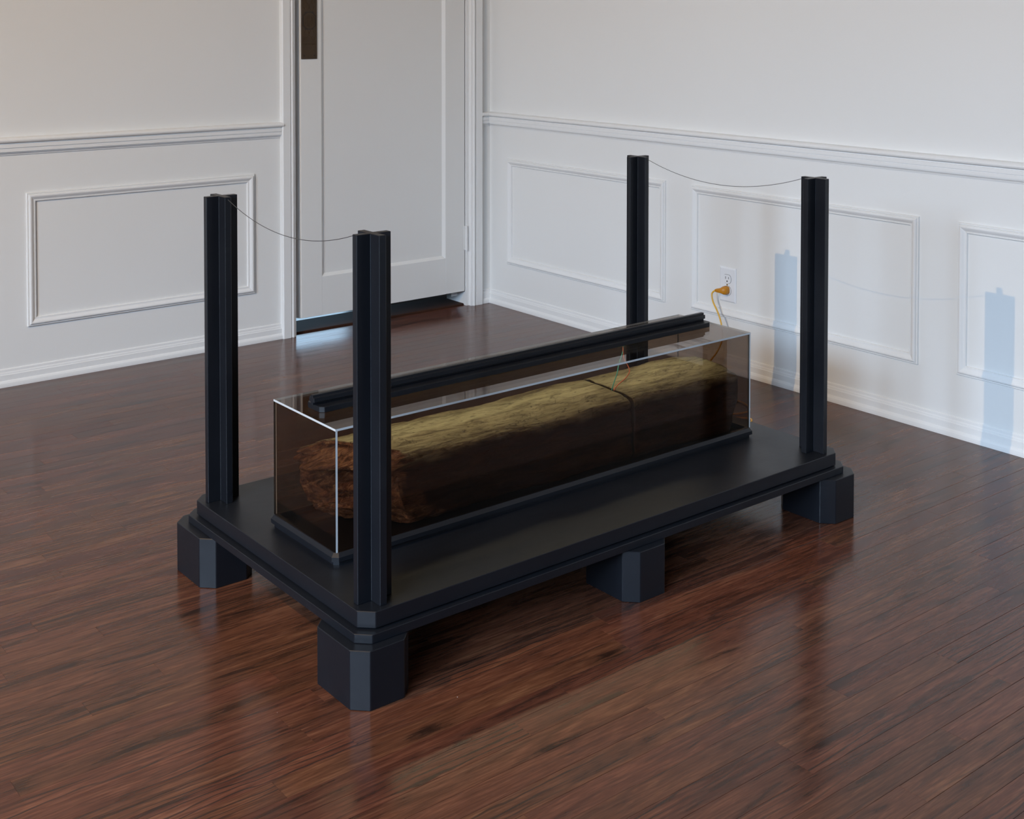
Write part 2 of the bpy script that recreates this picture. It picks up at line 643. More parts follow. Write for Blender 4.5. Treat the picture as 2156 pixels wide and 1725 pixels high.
# walls
wr = tag(box('wall_right', XW, XW + T, Y0 - T, YW + T, -0.02, ZC, M_WALL), 'white painted wall with chair rail and panel mouldings, on the right', kind='structure')
wl = tag(box('wall_left', X0 - T, DX0 - 0.012, YW, YW + T, -0.02, ZC, M_WALL), 'white painted wall with panel moulding left of the door', kind='structure')
box('wall_pier', DX1 + 0.012, XW, YW, YW + T, -0.02, ZC, M_WALL, wl)
box('wall_over_door', DX0 - 0.012, DX1 + 0.012, YW, YW + T, DZ + 0.012, ZC, M_WALL, wl)
wn_ = tag(box('wall_near', X0 - T, XW + T, Y0 - T, Y0, -0.02, ZC, M_NEAR), 'unseen wall behind the camera, greyed to weaken bounced light', kind='structure')
wb = empty('wall_back')
tag(wb, 'white window wall behind the camera', kind='structure')
ys = [Y0 - T, WIN[0][0], WIN[0][1], WIN[1][0], WIN[1][1], WIN[2][0], WIN[2][1], YW + T]
for a, b in ((0, 1), (2, 3), (4, 5), (6, 7)):
    box('wall_pier', WX - T, WX, ys[a], ys[b], -0.02, ZC, M_WALL, wb)
for (y0, y1) in WIN:
    box('wall_apron', WX - T, WX, y0, y1, -0.02, WZ0, M_WALL, wb)
    box('wall_header', WX - T, WX, y0, y1, WZ1, ZC, M_WALL, wb)
for i, (y0, y1) in enumerate(WIN):
    w = empty('window_%d' % (i + 1), (WX, (y0 + y1) / 2, WZ0))
    tag(w, 'white framed sash window behind the camera', kind='structure')
    hw, hh = (y1 - y0) / 2, WZ1 - WZ0
    for (a, b, c_, d_) in ((-hw, -hw + .05, 0, hh), (hw - .05, hw, 0, hh), (-hw + .05, hw - .05, 0, .05), (-hw + .05, hw - .05, hh - .05, hh), (-hw + .05, hw - .05, hh / 2 - .02, hh / 2 + .02)):
        box('sash_bar', -0.07, -0.03, a, b, c_, d_, M_TRIM, w)
ceil = tag(box('ceiling', X0 - T, 4.9, Y0 - T, 6.5, ZC, ZC + 0.1, M_CEIL), 'white plaster ceiling', kind='structure')
# hallway shell behind the door
hall = tag(box('wall_hallway', -0.2, 4.9, 6.35, 6.45, -0.02, ZC, M_WALL), 'hallway wall behind the door', kind='structure')
box('hallway_side', -0.3, -0.2, YW + T, 6.45, -0.02, ZC, M_WALL, hall)
box('hallway_side', 4.8, 4.9, YW + T, 6.45, -0.02, ZC, M_WALL, hall)
box('hallway_side', XW + T, 4.9, YW, YW + T, -0.02, ZC, M_WALL, hall)
ho = mesh_obj('hallway_boards', *box_data(-0.2, 4.8, YW + 0.185, 6.35, -0.012, 0.0), M_FLOOR, hall)
set_tone(ho.data, [0.4] * 6)

# ---- baseboards (profile: out of the wall, height)
BASE = [(0, 0), (0.0160, 0), (0.0160, 0.006), (0.0150, 0.0125), (0.0120, 0.0180), (0.0090, 0.0205), (0.0090, 0.0375), (0.0070, 0.0390), (0.0062, 0.0440), (0.0045, 0.0470), (0.0040, 0.0535), (0.0025, 0.0560), (0, 0.0565)]
UP = (0, 0, 1)


def run_left(name, x0, x1, prof, z, label, offs=0.0):
    return tag(sweep(name, prof, [(x0, YW - offs, z), (x1, YW - offs, z)], [((0, -1, 0), UP)] * 2, M_TRIM), label, kind='structure')


def run_right(name, y0, y1, prof, z, label):
    return tag(sweep(name, prof, [(XW, y0, z), (XW, y1, z)], [((-1, 0, 0), UP)] * 2, M_TRIM), label, kind='structure')


CAS0, CAS1 = 2.2130, 3.1330      # outer edges of the door casing
run_left('baseboard_left', X0, CAS0 + 0.006, BASE, 0, 'low white baseboard along the left wall')
run_left('baseboard_corner', CAS1 - 0.002, XW - 0.005, BASE, 0, 'short white baseboard piece between door casing and corner')
run_right('baseboard_right', Y0, YW, BASE, 0, 'low white baseboard along the right wall')
# ---- chair rails (profile heights hang down from the top)
RAIL = [(0, 0), (0.0150, -0.0006), (0.0215, -0.0030), (0.0255, -0.0070), (0.0262, -0.0105), (0.0245, -0.0145), (0.0195, -0.0175), (0.0140, -0.0184), (0.0140, -0.0216),
        (0.0170, -0.0224), (0.0170, -0.0336), (0.0138, -0.0342), (0.0138, -0.0364), (0.0148, -0.0368), (0.0148, -0.0466), (0.0112, -0.0472), (0.0112, -0.0496), (0.0075, -0.0512), (0.0045, -0.0545), (0.0035, -0.0580), (0, -0.0582)]
run_left('trim_1', X0, CAS0 + 0.004, RAIL, 0.8010, 'white stepped chair rail on the left wall')
run_left('trim_2', CAS1 - 0.002, XW - 0.01, RAIL, 0.7955, 'short chair rail piece between door casing and corner')
run_right('trim_3', Y0, YW, RAIL, 0.7950, 'white stepped chair rail on the right wall')
# ---- panel mouldings, four mitred lengths each (profile: inward from the outer edge, proud of wall)
PMO = [(0, 0), (0, 0.0055), (0.0012, 0.0072), (0.0032, 0.0074), (0.0048, 0.0058), (0.0052, 0.0058), (0.0060, 0.0100), (0.0085, 0.0125), (0.0120, 0.0130), (0.0160, 0.0112), (0.0205, 0.0078), (0.0238, 0.0060), (0.0242, 0.0072), (0.0275, 0.0066), (0.0290, 0.0040), (0.0292, 0)]


def panel(name, wall, a0, a1, z0, z1, label):
    t = empty(name)
    tag(t, label, kind='structure')

    def P(a, z, h):
        return Vector((a, YW - h, z)) if wall == 'left' else Vector((XW - h, a, z))
    corners = [(a0, z0), (a1, z0), (a1, z1), (a0, z1)]
    inw = [(1, 1), (-1, 1), (-1, -1), (1, -1)]
    n = len(PMO)
    for i in range(4):
        j = (i + 1) % 4
        v = []
        for c_, d_ in ((corners[i], inw[i]), (corners[j], inw[j])):
            for u, h in PMO:
                v.append(P(c_[0] + d_[0] * u, c_[1] + d_[1] * u, h))
        f = [(q, (q + 1) % n, n + (q + 1) % n, n + q) for q in range(n)] + [tuple(range(n)), tuple(range(2 * n - 1, n - 1, -1))]
        o = mesh_obj('moulding', v, f, M_TRIM, t)
        fix_normals(o)
    return t


panel('trim_4', 'left', 1.2973, 2.1065, 0.1826, 0.6173, 'rectangular panel moulding on the left wall below the rail')
panel('trim_5', 'left', 0.36, 1.17, 0.1826, 0.6173, 'panel moulding on the left wall outside the view')
panel('trim_6', 'right', 3.139, 4.041, 0.1785, 0.6100, 'panel moulding on the right wall nearest the corner')
panel('trim_7', 'right', 2.116, 3.014, 0.1785, 0.6095, 'panel moulding on the right wall around the outlet')
panel('trim_8', 'right', 1.092, 1.990, 0.1785, 0.6100, 'panel moulding on the right wall cut by the picture edge')
panel('trim_9', 'right', 0.069, 0.967, 0.1785, 0.6100, 'panel moulding on the right wall outside the view')

# ---- door casing: profile in plan (x inward to the opening, proud)
CASP = [(0, 0), (0, 0.0185), (0.0030, 0.0215), (0.0330, 0.0205), (0.0335, 0.0150), (0.0355, 0.0150), (0.0365, 0.0190), (0.0400, 0.0215), (0.0440, 0.0215), (0.0475, 0.0190), (0.0485, 0.0160), (0.0550, 0.0150), (0.0570, 0.0120), (0.0570, 0)]


def casing(name, x, d, label):
    path = [(x, YW, 0), (x, YW, DZ + 0.05)]
    o = sweep(name, [(b, a) for a, b in CASP], path, [((0, -1, 0), (d, 0, 0))] * 2, M_TRIM)
    return tag(o, label, kind='structure')


casing('trim_10', CAS0, 1, 'white moulded door casing left of the door')
casing('trim_11', CAS1, -1, 'white moulded door casing right of the door, by the corner')
tag(box('trim_12', CAS0, CAS1, YW - 0.021, YW, DZ + 0.05, DZ + 0.11, M_TRIM), 'door head casing above the picture', kind='structure')
jamb = empty('trim_13')
tag(jamb, 'white door jamb lining', kind='structure')
box('jamb', DX0 - 0.012, DX0, YW, YW + T, 0, DZ, M_TRIM, jamb)
box('jamb', DX1, DX1 + 0.012, YW, YW + T, 0, DZ, M_TRIM, jamb)
box('jamb', DX0 - 0.012, DX1 + 0.012, YW, YW + T, DZ, DZ + 0.012, M_TRIM, jamb)
box('added_light_stop', DX0, DX0 + 0.040, YW + 0.064, YW + 0.078, 0.03, DZ, M_TRIM, jamb)  # added strip, keeps hallway light out of the gap beside the leaf
box('added_light_stop', DX1 - 0.030, DX1, YW + 0.064, YW + 0.078, 0.03, DZ, M_TRIM, jamb)  # matching added strip on the hinge side
tag(mesh_obj('trim_14', *box_data(DX0 - 0.010, DX1 + 0.010, YW + 0.018, YW + 0.182, -0.010, 0.006), M_SADDLE, bevel=0.003),
    'dark wooden threshold under the door', kind='structure')

# ---- door, hinged right, standing a little ajar
DW, DB, DT = 0.7605, 0.0600, 1.985
AJ = math.radians(0.5)
door = empty('door_1', (DX1 - 0.004, YW + 0.006, DB), AJ)      # hinge line, leaf runs to -x
tag(door, 'white single panel door with bronze push plate', kind='structure')
TH = 0.036
ST_L, ST_R, RB, RT_ = 0.088, 0.098, 0.146, 0.12
prism('stile', [(-DW, 0), (-DW + ST_L, 0), (-DW + ST_L, TH), (-DW - 0.013, TH), (-DW - 0.013, 0.022)], 0, DT, M_DOOR, door, 0.0008)
box('stile', -ST_R, 0, 0, TH, 0, DT, M_DOOR, door, 0.0012)
box('bottom_rail', -DW + ST_L, -ST_R, 0.0002, TH, 0, RB, M_DOOR, door)
box('top_rail', -DW + ST_L, -ST_R, 0.0002, TH, DT - RT_, DT, M_DOOR, door)
px0, px1, pz0, pz1 = -DW + ST_L, -ST_R, RB, DT - RT_
be, de = 0.011, 0.010
v = [(px0, 0.0004, pz0), (px1, 0.0004, pz0), (px1, 0.0004, pz1), (px0, 0.0004, pz1),
     (px0 + be, de, pz0 + be), (px1 - be, de, pz0 + be), (px1 - be, de, pz1 - be), (px0 + be, de, pz1 - be),
     (px0, TH - .004, pz0), (px1, TH - .004, pz0), (px1, TH - .004, pz1), (px0, TH - .004, pz1)]
f = [(0, 1, 5, 4), (1, 2, 6, 5), (2, 3, 7, 6), (3, 0, 4, 7), (4, 5, 6, 7), (8, 11, 10, 9), (0, 8, 9, 1), (1, 9, 10, 2), (2, 10, 11, 3), (3, 11, 8, 0)]
pn = mesh_obj('panel', v, f, M_DOOR, door)
fix_normals(pn)

# bronze push plate with relief, on the lock stile
PLX0, PLX1, PLZ = -0.7590, -0.6925, 1.0300 - DB
plate = mesh_obj('push_plate', *box_data(PLX0, PLX1, -0.0045, 0.0, PLZ, PLZ + 0.42), M_BRONZE, door, bevel=0.0012)
tag(plate, 'dark bronze push plate with relief ornament')
pcx = (PLX0 + PLX1) / 2


def relief(name, segs, w, mat=M_BRONZE2, d=0.0012, parent=plate):
    V_, F_ = [], []
    for (xa, za, xb, zb) in segs:
        dx, dz = xb - xa, zb - za
        ln = math.hypot(dx, dz) or 1e-6
        nx, nz = -dz / ln * w / 2, dx / ln * w / 2
        n = len(V_)
        for yy in (-0.0045, -0.0045 - d):
            V_ += [(xa + nx, yy, za + nz), (xb + nx, yy, zb + nz), (xb - nx, yy, zb - nz), (xa - nx, yy, za - nz)]
        F_ += [(n + 4, n + 5, n + 6, n + 7), (n, n + 1, n + 5, n + 4), (n + 1, n + 2, n + 6, n + 5), (n + 2, n + 3, n + 7, n + 6), (n + 3, n, n + 4, n + 7)]
    o = mesh_obj(name, V_, F_, mat, parent)
    fix_normals(o)
    return o


def arc(cx, cz, rx, rz, a0, a1, n=20):
    p = [(cx + rx * math.cos(math.radians(a0 + (a1 - a0) * i / n)), cz + rz * math.sin(math.radians(a0 + (a1 - a0) * i / n))) for i in range(n + 1)]
    return [(*p[i], *p[i + 1]) for i in range(n)]


zc = PLZ + 0.143      # medallion centre, heights above the plate's lower edge
relief('medallion_ring', arc(pcx, zc, 0.0235, 0.0275, 0, 360, 40), 0.0016)
mono = []
for xx, za, zb in ((-0.0115, -.016, .012), (-0.0070, -.020, .017), (0.0000, -.022, .021), (-0.0035, -.022, .021), (0.0115, -.016, .014), (0.0150, -.012, .010)):
    mono.append((pcx + xx, zc + za, pcx + xx, zc + zb))
mono += arc(pcx + 0.004, zc + 0.010, 0.0038, 0.0085, 40, 220, 10) + [(pcx + 0.0012, zc + 0.004, pcx + 0.0075, zc - 0.008)] + arc(pcx + 0.004, zc - 0.012, 0.0038, 0.0085, 40, -140, 10)
relief('monogram', mono, 0.0013)
relief('medallion_border', [(pcx - .019, zc + .0315, pcx + .019, zc + .0315), (pcx - .019, zc - .0315, pcx + .019, zc - .0315), (pcx - .027, zc + .020, pcx - .027, zc - .020), (pcx + .027, zc + .020, pcx + .027, zc - .020)]
       + arc(pcx, zc, 0.029, 0.033, 35, 65, 5) + arc(pcx, zc, 0.029, 0.033, 115, 145, 5) + arc(pcx, zc, 0.029, 0.033, 215, 245, 5) + arc(pcx, zc, 0.029, 0.033, 295, 325, 5), 0.0022, M_HOLE, 0.0006)
orn = []
for sgn, base in ((1, PLZ + 0.078), (-1, PLZ + 0.212)):
    for k in (-1, 1):
        orn += [(pcx, base + sgn * .012, pcx + k * .026, base - sgn * .016)]
        orn += arc(pcx + k * .017, base - sgn * .002, 0.007, 0.009, 0, 360, 12)
        orn += arc(pcx + k * .011, base + sgn * .016, 0.010, 0.014, 0, 180 if sgn > 0 else -180, 10)
relief('scroll_ornament', orn, 0.0013)
teeth = [(PLX0 + 0.006 + i * 0.0047, PLZ + 0.052, PLX0 + 0.006 + i * 0.0047, PLZ + 0.058) for i in range(12)]
teeth += [(PLX0 + 0.004, PLZ + 0.061, PLX1 - 0.004, PLZ + 0.061), (PLX0 + 0.004, PLZ + 0.049, PLX1 - 0.004, PLZ + 0.049)]
relief('tooth_band', teeth, 0.0016)


def disc(name, c, r, axis, h, mat, parent, n=16, r2=None):
    A = {'y': (Vector((1, 0, 0)), Vector((0, 0, 1)), Vector((0, 1, 0))), 'x': (Vector((0, 1, 0)), Vector((0, 0, 1)), Vector((1, 0, 0))), 'z': (Vector((1, 0, 0)), Vector((0, 1, 0)), Vector((0, 0, 1)))}[axis]
    v = []
    for t_, rr in ((0, r), (1, r if r2 is None else r2)):
        for i in range(n):
            an = 2 * math.pi * i / n
            v.append(Vector(c) + A[0] * math.cos(an) * rr + A[1] * math.sin(an) * rr + A[2] * h * t_)
    f = [tuple(range(n)), tuple(range(2 * n - 1, n - 1, -1))] + [(i, n + i, n + (i + 1) % n, (i + 1) % n) for i in range(n)]
    o = mesh_obj(name, v, f, mat, parent)
    fix_normals(o)
    return o


for sx in (PLX0 + 0.0115, PLX1 - 0.0115):
    disc('screw', (sx, -0.0045, PLZ + 0.0125), 0.0027, 'y', -0.0012, M_HOLE, plate)

# hinge: painted knuckles and leaf
hinge = empty('hinge', (0.003, -0.0065, 0.2285 - DB), 0, door)
for i, (za, zb) in enumerate(((0, .0190), (.0194, .0425), (.0429, .0640), (.0644, .0870), (.0874, .1020))):
    disc('knuckle', (0.0015, 0.0, za), 0.0058, 'z', zb - za, M_HINGE, hinge, 18)
box('hinge_leaf', -0.0095, -0.003, 0.003, 0.006, 0.002, 0.101, M_HINGE, hinge)

# ---- outlet on the right wall
OY, OZ = 2.8470, 0.2900
outlet = empty('wall_outlet', (XW, OY, OZ))
tag(outlet, 'white two-socket electrical outlet on the right wall', 'outlet')
pw, ph = 0.0362, 0.0585
v = [(0, -pw, -ph), (0, pw, -ph), (0, pw, ph), (0, -pw, ph), (-.0022, -pw, -ph), (-.0022, pw, -ph), (-.0022, pw, ph), (-.0022, -pw, ph),
     (-.0052, -pw + .005, -ph + .005), (-.0052, pw - .005, -ph + .005), (-.0052, pw - .005, ph - .005), (-.0052, -pw + .005, ph - .005)]
f = [(0, 1, 2, 3), (0, 4, 5, 1), (1, 5, 6, 2), (2, 6, 7, 3), (3, 7, 4, 0), (4, 8, 9, 5), (5, 9, 10, 6), (6, 10, 11, 7), (7, 11, 8, 4), (8, 11, 10, 9)]
cp = mesh_obj('cover_plate', v, f, M_PLASTIC, outlet, bevel=0.0008)
fix_normals(cp)
for zz in (0.0195, -0.0195):
    def face_pts(r, hh):
        p = []
        for i in range(36):
            an = 2 * math.pi * i / 36
            p.append((r * math.cos(an), max(-hh, min(hh, r * math.sin(an)))))
        return p
    for nm, r_, hh_, xa, xb, mt_ in (('socket_rim', 0.0178, 0.0150, -0.0050, -0.0055, M_SLOT), ('socket_face', 0.0170, 0.0142, -0.0050, -0.0066, M_PLASTIC)):
        P_ = face_pts(r_, hh_)
        n = len(P_)
        v = [(xa, y, zz + z) for y, z in P_] + [(xb, y, zz + z) for y, z in P_]
        f = [tuple(range(n)), tuple(range(2 * n - 1, n - 1, -1))] + [(i, (i + 1) % n, n + (i + 1) % n, n + i) for i in range(n)]
        so = mesh_obj(nm, v, f, mt_, outlet)
        fix_normals(so)
    box('slot', -0.0069, -0.0060, 0.0055, 0.0073, zz - 0.0005, zz + 0.0080, M_SLOT, outlet)
    box('slot', -0.0069, -0.0060, -0.0073, -0.0055, zz + 0.0005, zz + 0.0075, M_SLOT, outlet)
    disc('ground_hole', (-0.0069, 0, zz - 0.0075), 0.0026, 'x', 0.0008, M_SLOT, outlet, 14)
disc('screw', (-0.0066, 0, 0), 0.0028, 'x', 0.0018, M_SCREW, outlet, 14)

# ---- yellow extension cord: plug, hanging run, loops on the floor behind the platform
cord = empty('extension_cord', (XW - 0.02, OY, 0))
tag(cord, 'yellow extension cord plugged into the wall outlet and coiled on the floor', 'cord')


def loc(p):
    return (p[0] - (XW - 0.02), p[1] - OY, p[2])


# plug body: flattened shell tapering away from the wall towards +y
ring = []
PL = [(-0.0070, 0.0, 0.0120, 0.0125), (-0.0080, 0.0, 0.0132, 0.0135), (-0.0180, 0.0, 0.0132, 0.0132), (-0.0245, 0.002, 0.0128, 0.0125), (-0.0285, 0.008, 0.0098, 0.0085), (-0.0305, 0.014, 0.0068, 0.0072), (-0.0325, 0.0205, 0.0062, 0.0064), (-0.0345, 0.028, 0.0040, 0.0042)]
v, f = [], []
n = 16
for i, (dx, dy, ry, rz) in enumerate(PL):
    t_ = i / (len(PL) - 1)
    ang = t_ * 1.15
    for k in range(n):
        an = 2 * math.pi * k / n
        cy = math.copysign(abs(math.cos(an)) ** 0.6, math.cos(an)) * ry
        cz = math.copysign(abs(math.sin(an)) ** 0.6, math.sin(an)) * rz
        v.append(loc((XW + dx + cy * math.sin(ang) * 0.9, OY + dy + cy * math.cos(ang), OZ - 0.0165 + cz - t_ * 0.003)))
for i in range(len(PL) - 1):
    f += [(i * n + k, i * n + (k + 1) % n, (i + 1) * n + (k + 1) % n, (i + 1) * n + k) for k in range(n)]
f += [tuple(range(n)), tuple(range(len(PL) * n - 1, (len(PL) - 1) * n - 1, -1))]
po = mesh_obj('plug', v, f, M_PLUG, cord, smooth=True)
fix_normals(po)
CP = [(XW - .0345, 2.875, .2700), (XW - .040, 2.884, .258), (XW - .043, 2.876, .233), (XW - .044, 2.856, .205), (XW - .046, 2.840, .178), (XW - .050, 2.829, .148),
      (XW - .056, 2.824, .115), (XW - .066, 2.834, .078), (XW - .085, 2.853, .040), (XW - .11, 2.855, .012), (XW - .145, 2.830, .0042), (XW - .18, 2.77, .004),
      (XW - .21, 2.69, .004), (XW - .225, 2.61, .004), (XW - .235, 2.56, .004), (XW - .257, 2.522, .004), (XW - .290, 2.500, .004), (XW - .330, 2.508, .004),
      (XW - .360, 2.530, .004), (XW - .375, 2.515, .004), (XW - .352, 2.476, .004), (XW - .334, 2.452, .004), (XW - .36, 2.430, .004), (XW - .43, 2.43, .004), (XW - .52, 2.46, .004), (XW - .66, 2.49, .004)]
tube('cable', [loc(p) if p[2] > 0.005 else loc((p[0] - 0.010, p[1], p[2] - 0.0008)) for p in CP], 0.0027, M_YELLOW, cord, 10, 8)

# ---------------------------------------------------------------- the plinth
PC, PD = (1.8009, 2.1900, 0.0), math.radians(0.2704)
plinth = empty('plinth', PC, PD)
tag(plinth, 'large black wooden plinth on block feet with four upright cross posts', 'plinth')
Z1 = 0.1518
prism('top_slab', octagon(-.6671, .6671, -.3470, .3470, .0238), Z1 - 0.0293, Z1, M_BLACK, plinth, 0.0010)
prism('shadow_gap', octagon(-.655, .655, -.335, .335, .023), 0.1200, Z1 - 0.0290, M_BLACK, plinth)
prism('lower_slab', octagon(-.6806, .6806, -.3587, .3587, .0232), 0.1039, 0.1201, M_BLACK, plinth, 0.0010)
FH = 0.1037
foot_me = None
for (fx0, fy0) in ((-.6996, -.3776), (-.6996, .2166), (.5786, -.3776), (.5786, .2166), (-.0580, -.3776), (-.0580, .2166)):
    if foot_me is None:
        fo = prism('foot', octagon(0, .121, 0, .161, .0259), 0.0, FH, M_BLACK, plinth, 0.0012)
        foot_me = fo
    else:
        fo = foot_me.copy()
        link(fo, plinth)
    fo.location = (fx0, fy0, 0.0)
PX, PY, ZP, PR, PH_ = .6192, .2991, .8044, .0355, .0072
post_me = None
for (x, y) in ((-PX, -PY), (-PX, PY), (PX, -PY), (PX, PY)):
    if post_me is None:
        post_me = prism('post', plus_pts(PR, PH_), 0.0, ZP - Z1, M_BLACK, plinth, 0.0008)
        po = post_me
    else:
        po = post_me.copy()
        link(po, plinth)
    po.location = (x, y, Z1)
disc('peg', (-PX + 0.0002, PY - PR - 0.0003, Z1 + 0.024), 0.0042, 'y', -0.0006, M_BLACK, plinth)


def W(x, y, z):
    c, s = math.cos(PD), math.sin(PD)
    return Vector((PC[0] + c * x - s * y, PC[1] + s * x + c * y, z))


# wires between the posts
for xs, lab in ((-PX, 'thin slack wire between the two nearer left posts'), (PX, 'thin slack wire between the two posts by the right wall')):
    ya, yb, za, zs = PY - PR, -PY + PR, 0.7990, 0.0430
    pts = []
    for i in range(13):
        t_ = i / 12
        pts.append(W(xs, ya + (yb - ya) * t_, za - zs * 4 * t_ * (1 - t_)) - W(xs, 0, 0))
    o = tube('post_wire', pts, 0.00066, M_WIRE, None, 8, 4)
    o.location = W(xs, 0, 0)
    tag(o, lab, 'wire', 'wires strung between the posts')

# ---------------------------------------------------------------- vitrine
GX0, GX1, GY0, GY1, GZ0, GZ1, GT = -.6013, .5750, -.1424, .1006, .1700, .4105, .0042
vit = empty('vitrine', W(0, 0, Z1), PD)
tag(vit, 'long smoky brown acrylic display case with pale polished edges on a black tray', 'display case')
TX0, TX1, TY0, TY1 = -.6095, .5835, -.1505, .1090
z = lambda a: a - Z1


def tray(parent):
    c = 0.010
    lv = [(octagon(TX0 + .006, TX1 - .006, TY0 + .006, TY1 - .006, c - .002), 0.0000), (octagon(TX0 + .006, TX1 - .006, TY0 + .006, TY1 - .006, c - .002), z(.1600)),
          (octagon(TX0, TX1, TY0, TY1, c), z(.1600)), (octagon(TX0, TX1, TY0, TY1, c), z(.1685)), (octagon(TX0 + .006, TX1 - .006, TY0 + .006, TY1 - .006, c - .003), z(.1752)),
          (octagon(TX0 + .016, TX1 - .016, TY0 + .016, TY1 - .016, c - .006), z(.1752)), (octagon(TX0 + .017, TX1 - .017, TY0 + .017, TY1 - .017, c - .006), z(.1630))]
    v, f = [], []
    for pts, zz in lv:
        v += [(x, y, zz) for x, y in pts]
    for i in range(len(lv) - 1):
        f += [(i * 8 + k, i * 8 + (k + 1) % 8, (i + 1) * 8 + (k + 1) % 8, (i + 1) * 8 + k) for k in range(8)]
    f += [tuple(range(7, -1, -1)), tuple((len(lv) - 1) * 8 + k for k in range(8))]
    o = mesh_obj('tray', v, f, M_BLACK, parent)
    fix_normals(o)
    return o


tray(vit)


def pane(name, x0, x1, y0, y1, z0, z1):
    v, f = box_data(x0, x1, y0, y1, z0, z1)
    o = mesh_obj(name, v, f, [M_GLASS, M_EDGE, M_EDGE_DARK], vit)
    d = {'x': x1 - x0, 'y': y1 - y0, 'z': z1 - z0}
    thin = min(d, key=d.get)
    for p in o.data.polygons:
        n_ = p.normal
        ax = 'xyz'[max(range(3), key=lambda i: abs(n_[i]))]
        if ax == thin or (thin != 'z' and ax == 'z'):
            p.material_index = 0
        else:
            p.material_index = 1 if min(n_) < -0.5 or thin == 'z' else 2      # far corners painted dark in place of internal reflection
    return o


e_ = 0.0002
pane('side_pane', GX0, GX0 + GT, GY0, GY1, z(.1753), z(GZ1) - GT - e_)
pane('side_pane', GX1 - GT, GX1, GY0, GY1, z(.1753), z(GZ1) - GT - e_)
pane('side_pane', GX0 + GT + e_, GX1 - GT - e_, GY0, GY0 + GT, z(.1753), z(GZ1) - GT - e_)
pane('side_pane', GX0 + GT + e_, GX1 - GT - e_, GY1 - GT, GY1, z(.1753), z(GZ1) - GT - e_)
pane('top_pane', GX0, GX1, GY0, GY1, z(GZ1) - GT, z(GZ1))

# ---------------------------------------------------------------- light bar lying on the case
bar = empty('light_bar', W(0, -.0125, GZ1 + 0.0002), PD)
tag(bar, 'black cross section bar with flat base lying along the top of the display case', 'light bar')
prism('base_plate', octagon(-.5740, .5445, -.0300, .0300, .0082), 0.0, 0.0112, M_BLACK, bar, 0.0006)
pp = plus_pts(.0095, .0046, 0, 0.0112 + .0095)
n = 12
v = [(-.5780, y, zz) for y, zz in pp] + [(.5430, y, zz) for y, zz in pp]
f = [tuple(range(n)), tuple(range(2 * n - 1, n - 1, -1))] + [(i, (i + 1) % n, n + (i + 1) % n, n + i) for i in range(n)]
bo = mesh_obj('cross_bar', v, f, M_BLACK, bar, bevel=0.0006)
fix_normals(bo)
bo.location = (0, 0, 0.0001)
led = box('led_strip', -.555, .535, -.0110, .0010, -GT - 0.0024, -GT - 0.0004, [M_BLACK, M_LED], bar)
for p in led.data.polygons:
    p.material_index = 1 if p.normal.z < -0.5 else 0

# red and teal wires from the bar down into the gap of the timber
zt = 0.404
WR = [(.2545, -.026, zt), (.2510, -.0300, .392), (.2470, -.0380, .376), (.2530, -.0440, .362), (.2500, -.0520, .350), (.2320, -.0560, .338), (.2080, -.0570, .328), (.1940, -.0580, .318)]
WT = [(.2590, -.0235, zt), (.2510, -.0290, .393), (.2400, -.0320, .378), (.2300, -.0360, .364), (.2200, -.0420, .350), (.2090, -.0460, .337), (.1990, -.0500, .326), (.1950, -.0500, .316)]
for nm, P_, mt_, lab in (('red_wire', WR, M_RED, 'thin red wire hanging from the light bar into the timber gap'), ('teal_wire', WT, M_TEAL, 'thin teal wire hanging from the light bar into the timber gap')):
    b0 = W(*P_[-1])
    o = tube(nm, [W(*p) - b0 for p in P_], 0.0012, mt_, None, 8, 6)
    o.location = b0
    tag(o, lab, 'wire', 'wires from the light bar to the timber')

# ---------------------------------------------------------------- the rotting timber, two sections
LY0, LZ0, LA, LB = -0.0250, 0.2430, 0.0850, 0.0790      # section centre and half sizes


def fbm(p, octv=4):
    s, a = 0.0, 1.0
    for _ in range(octv):
        s += a * noise.noise(p)
        p = p * 2.1 + Vector((3.7, 1.9, 8.3))
        a *= 0.5
    return s


def smooth(a, b, x):
    t_ = max(0.0, min(1.0, (x - a) / (b - a)))
    return t_ * t_ * (3 - 2 * t_)


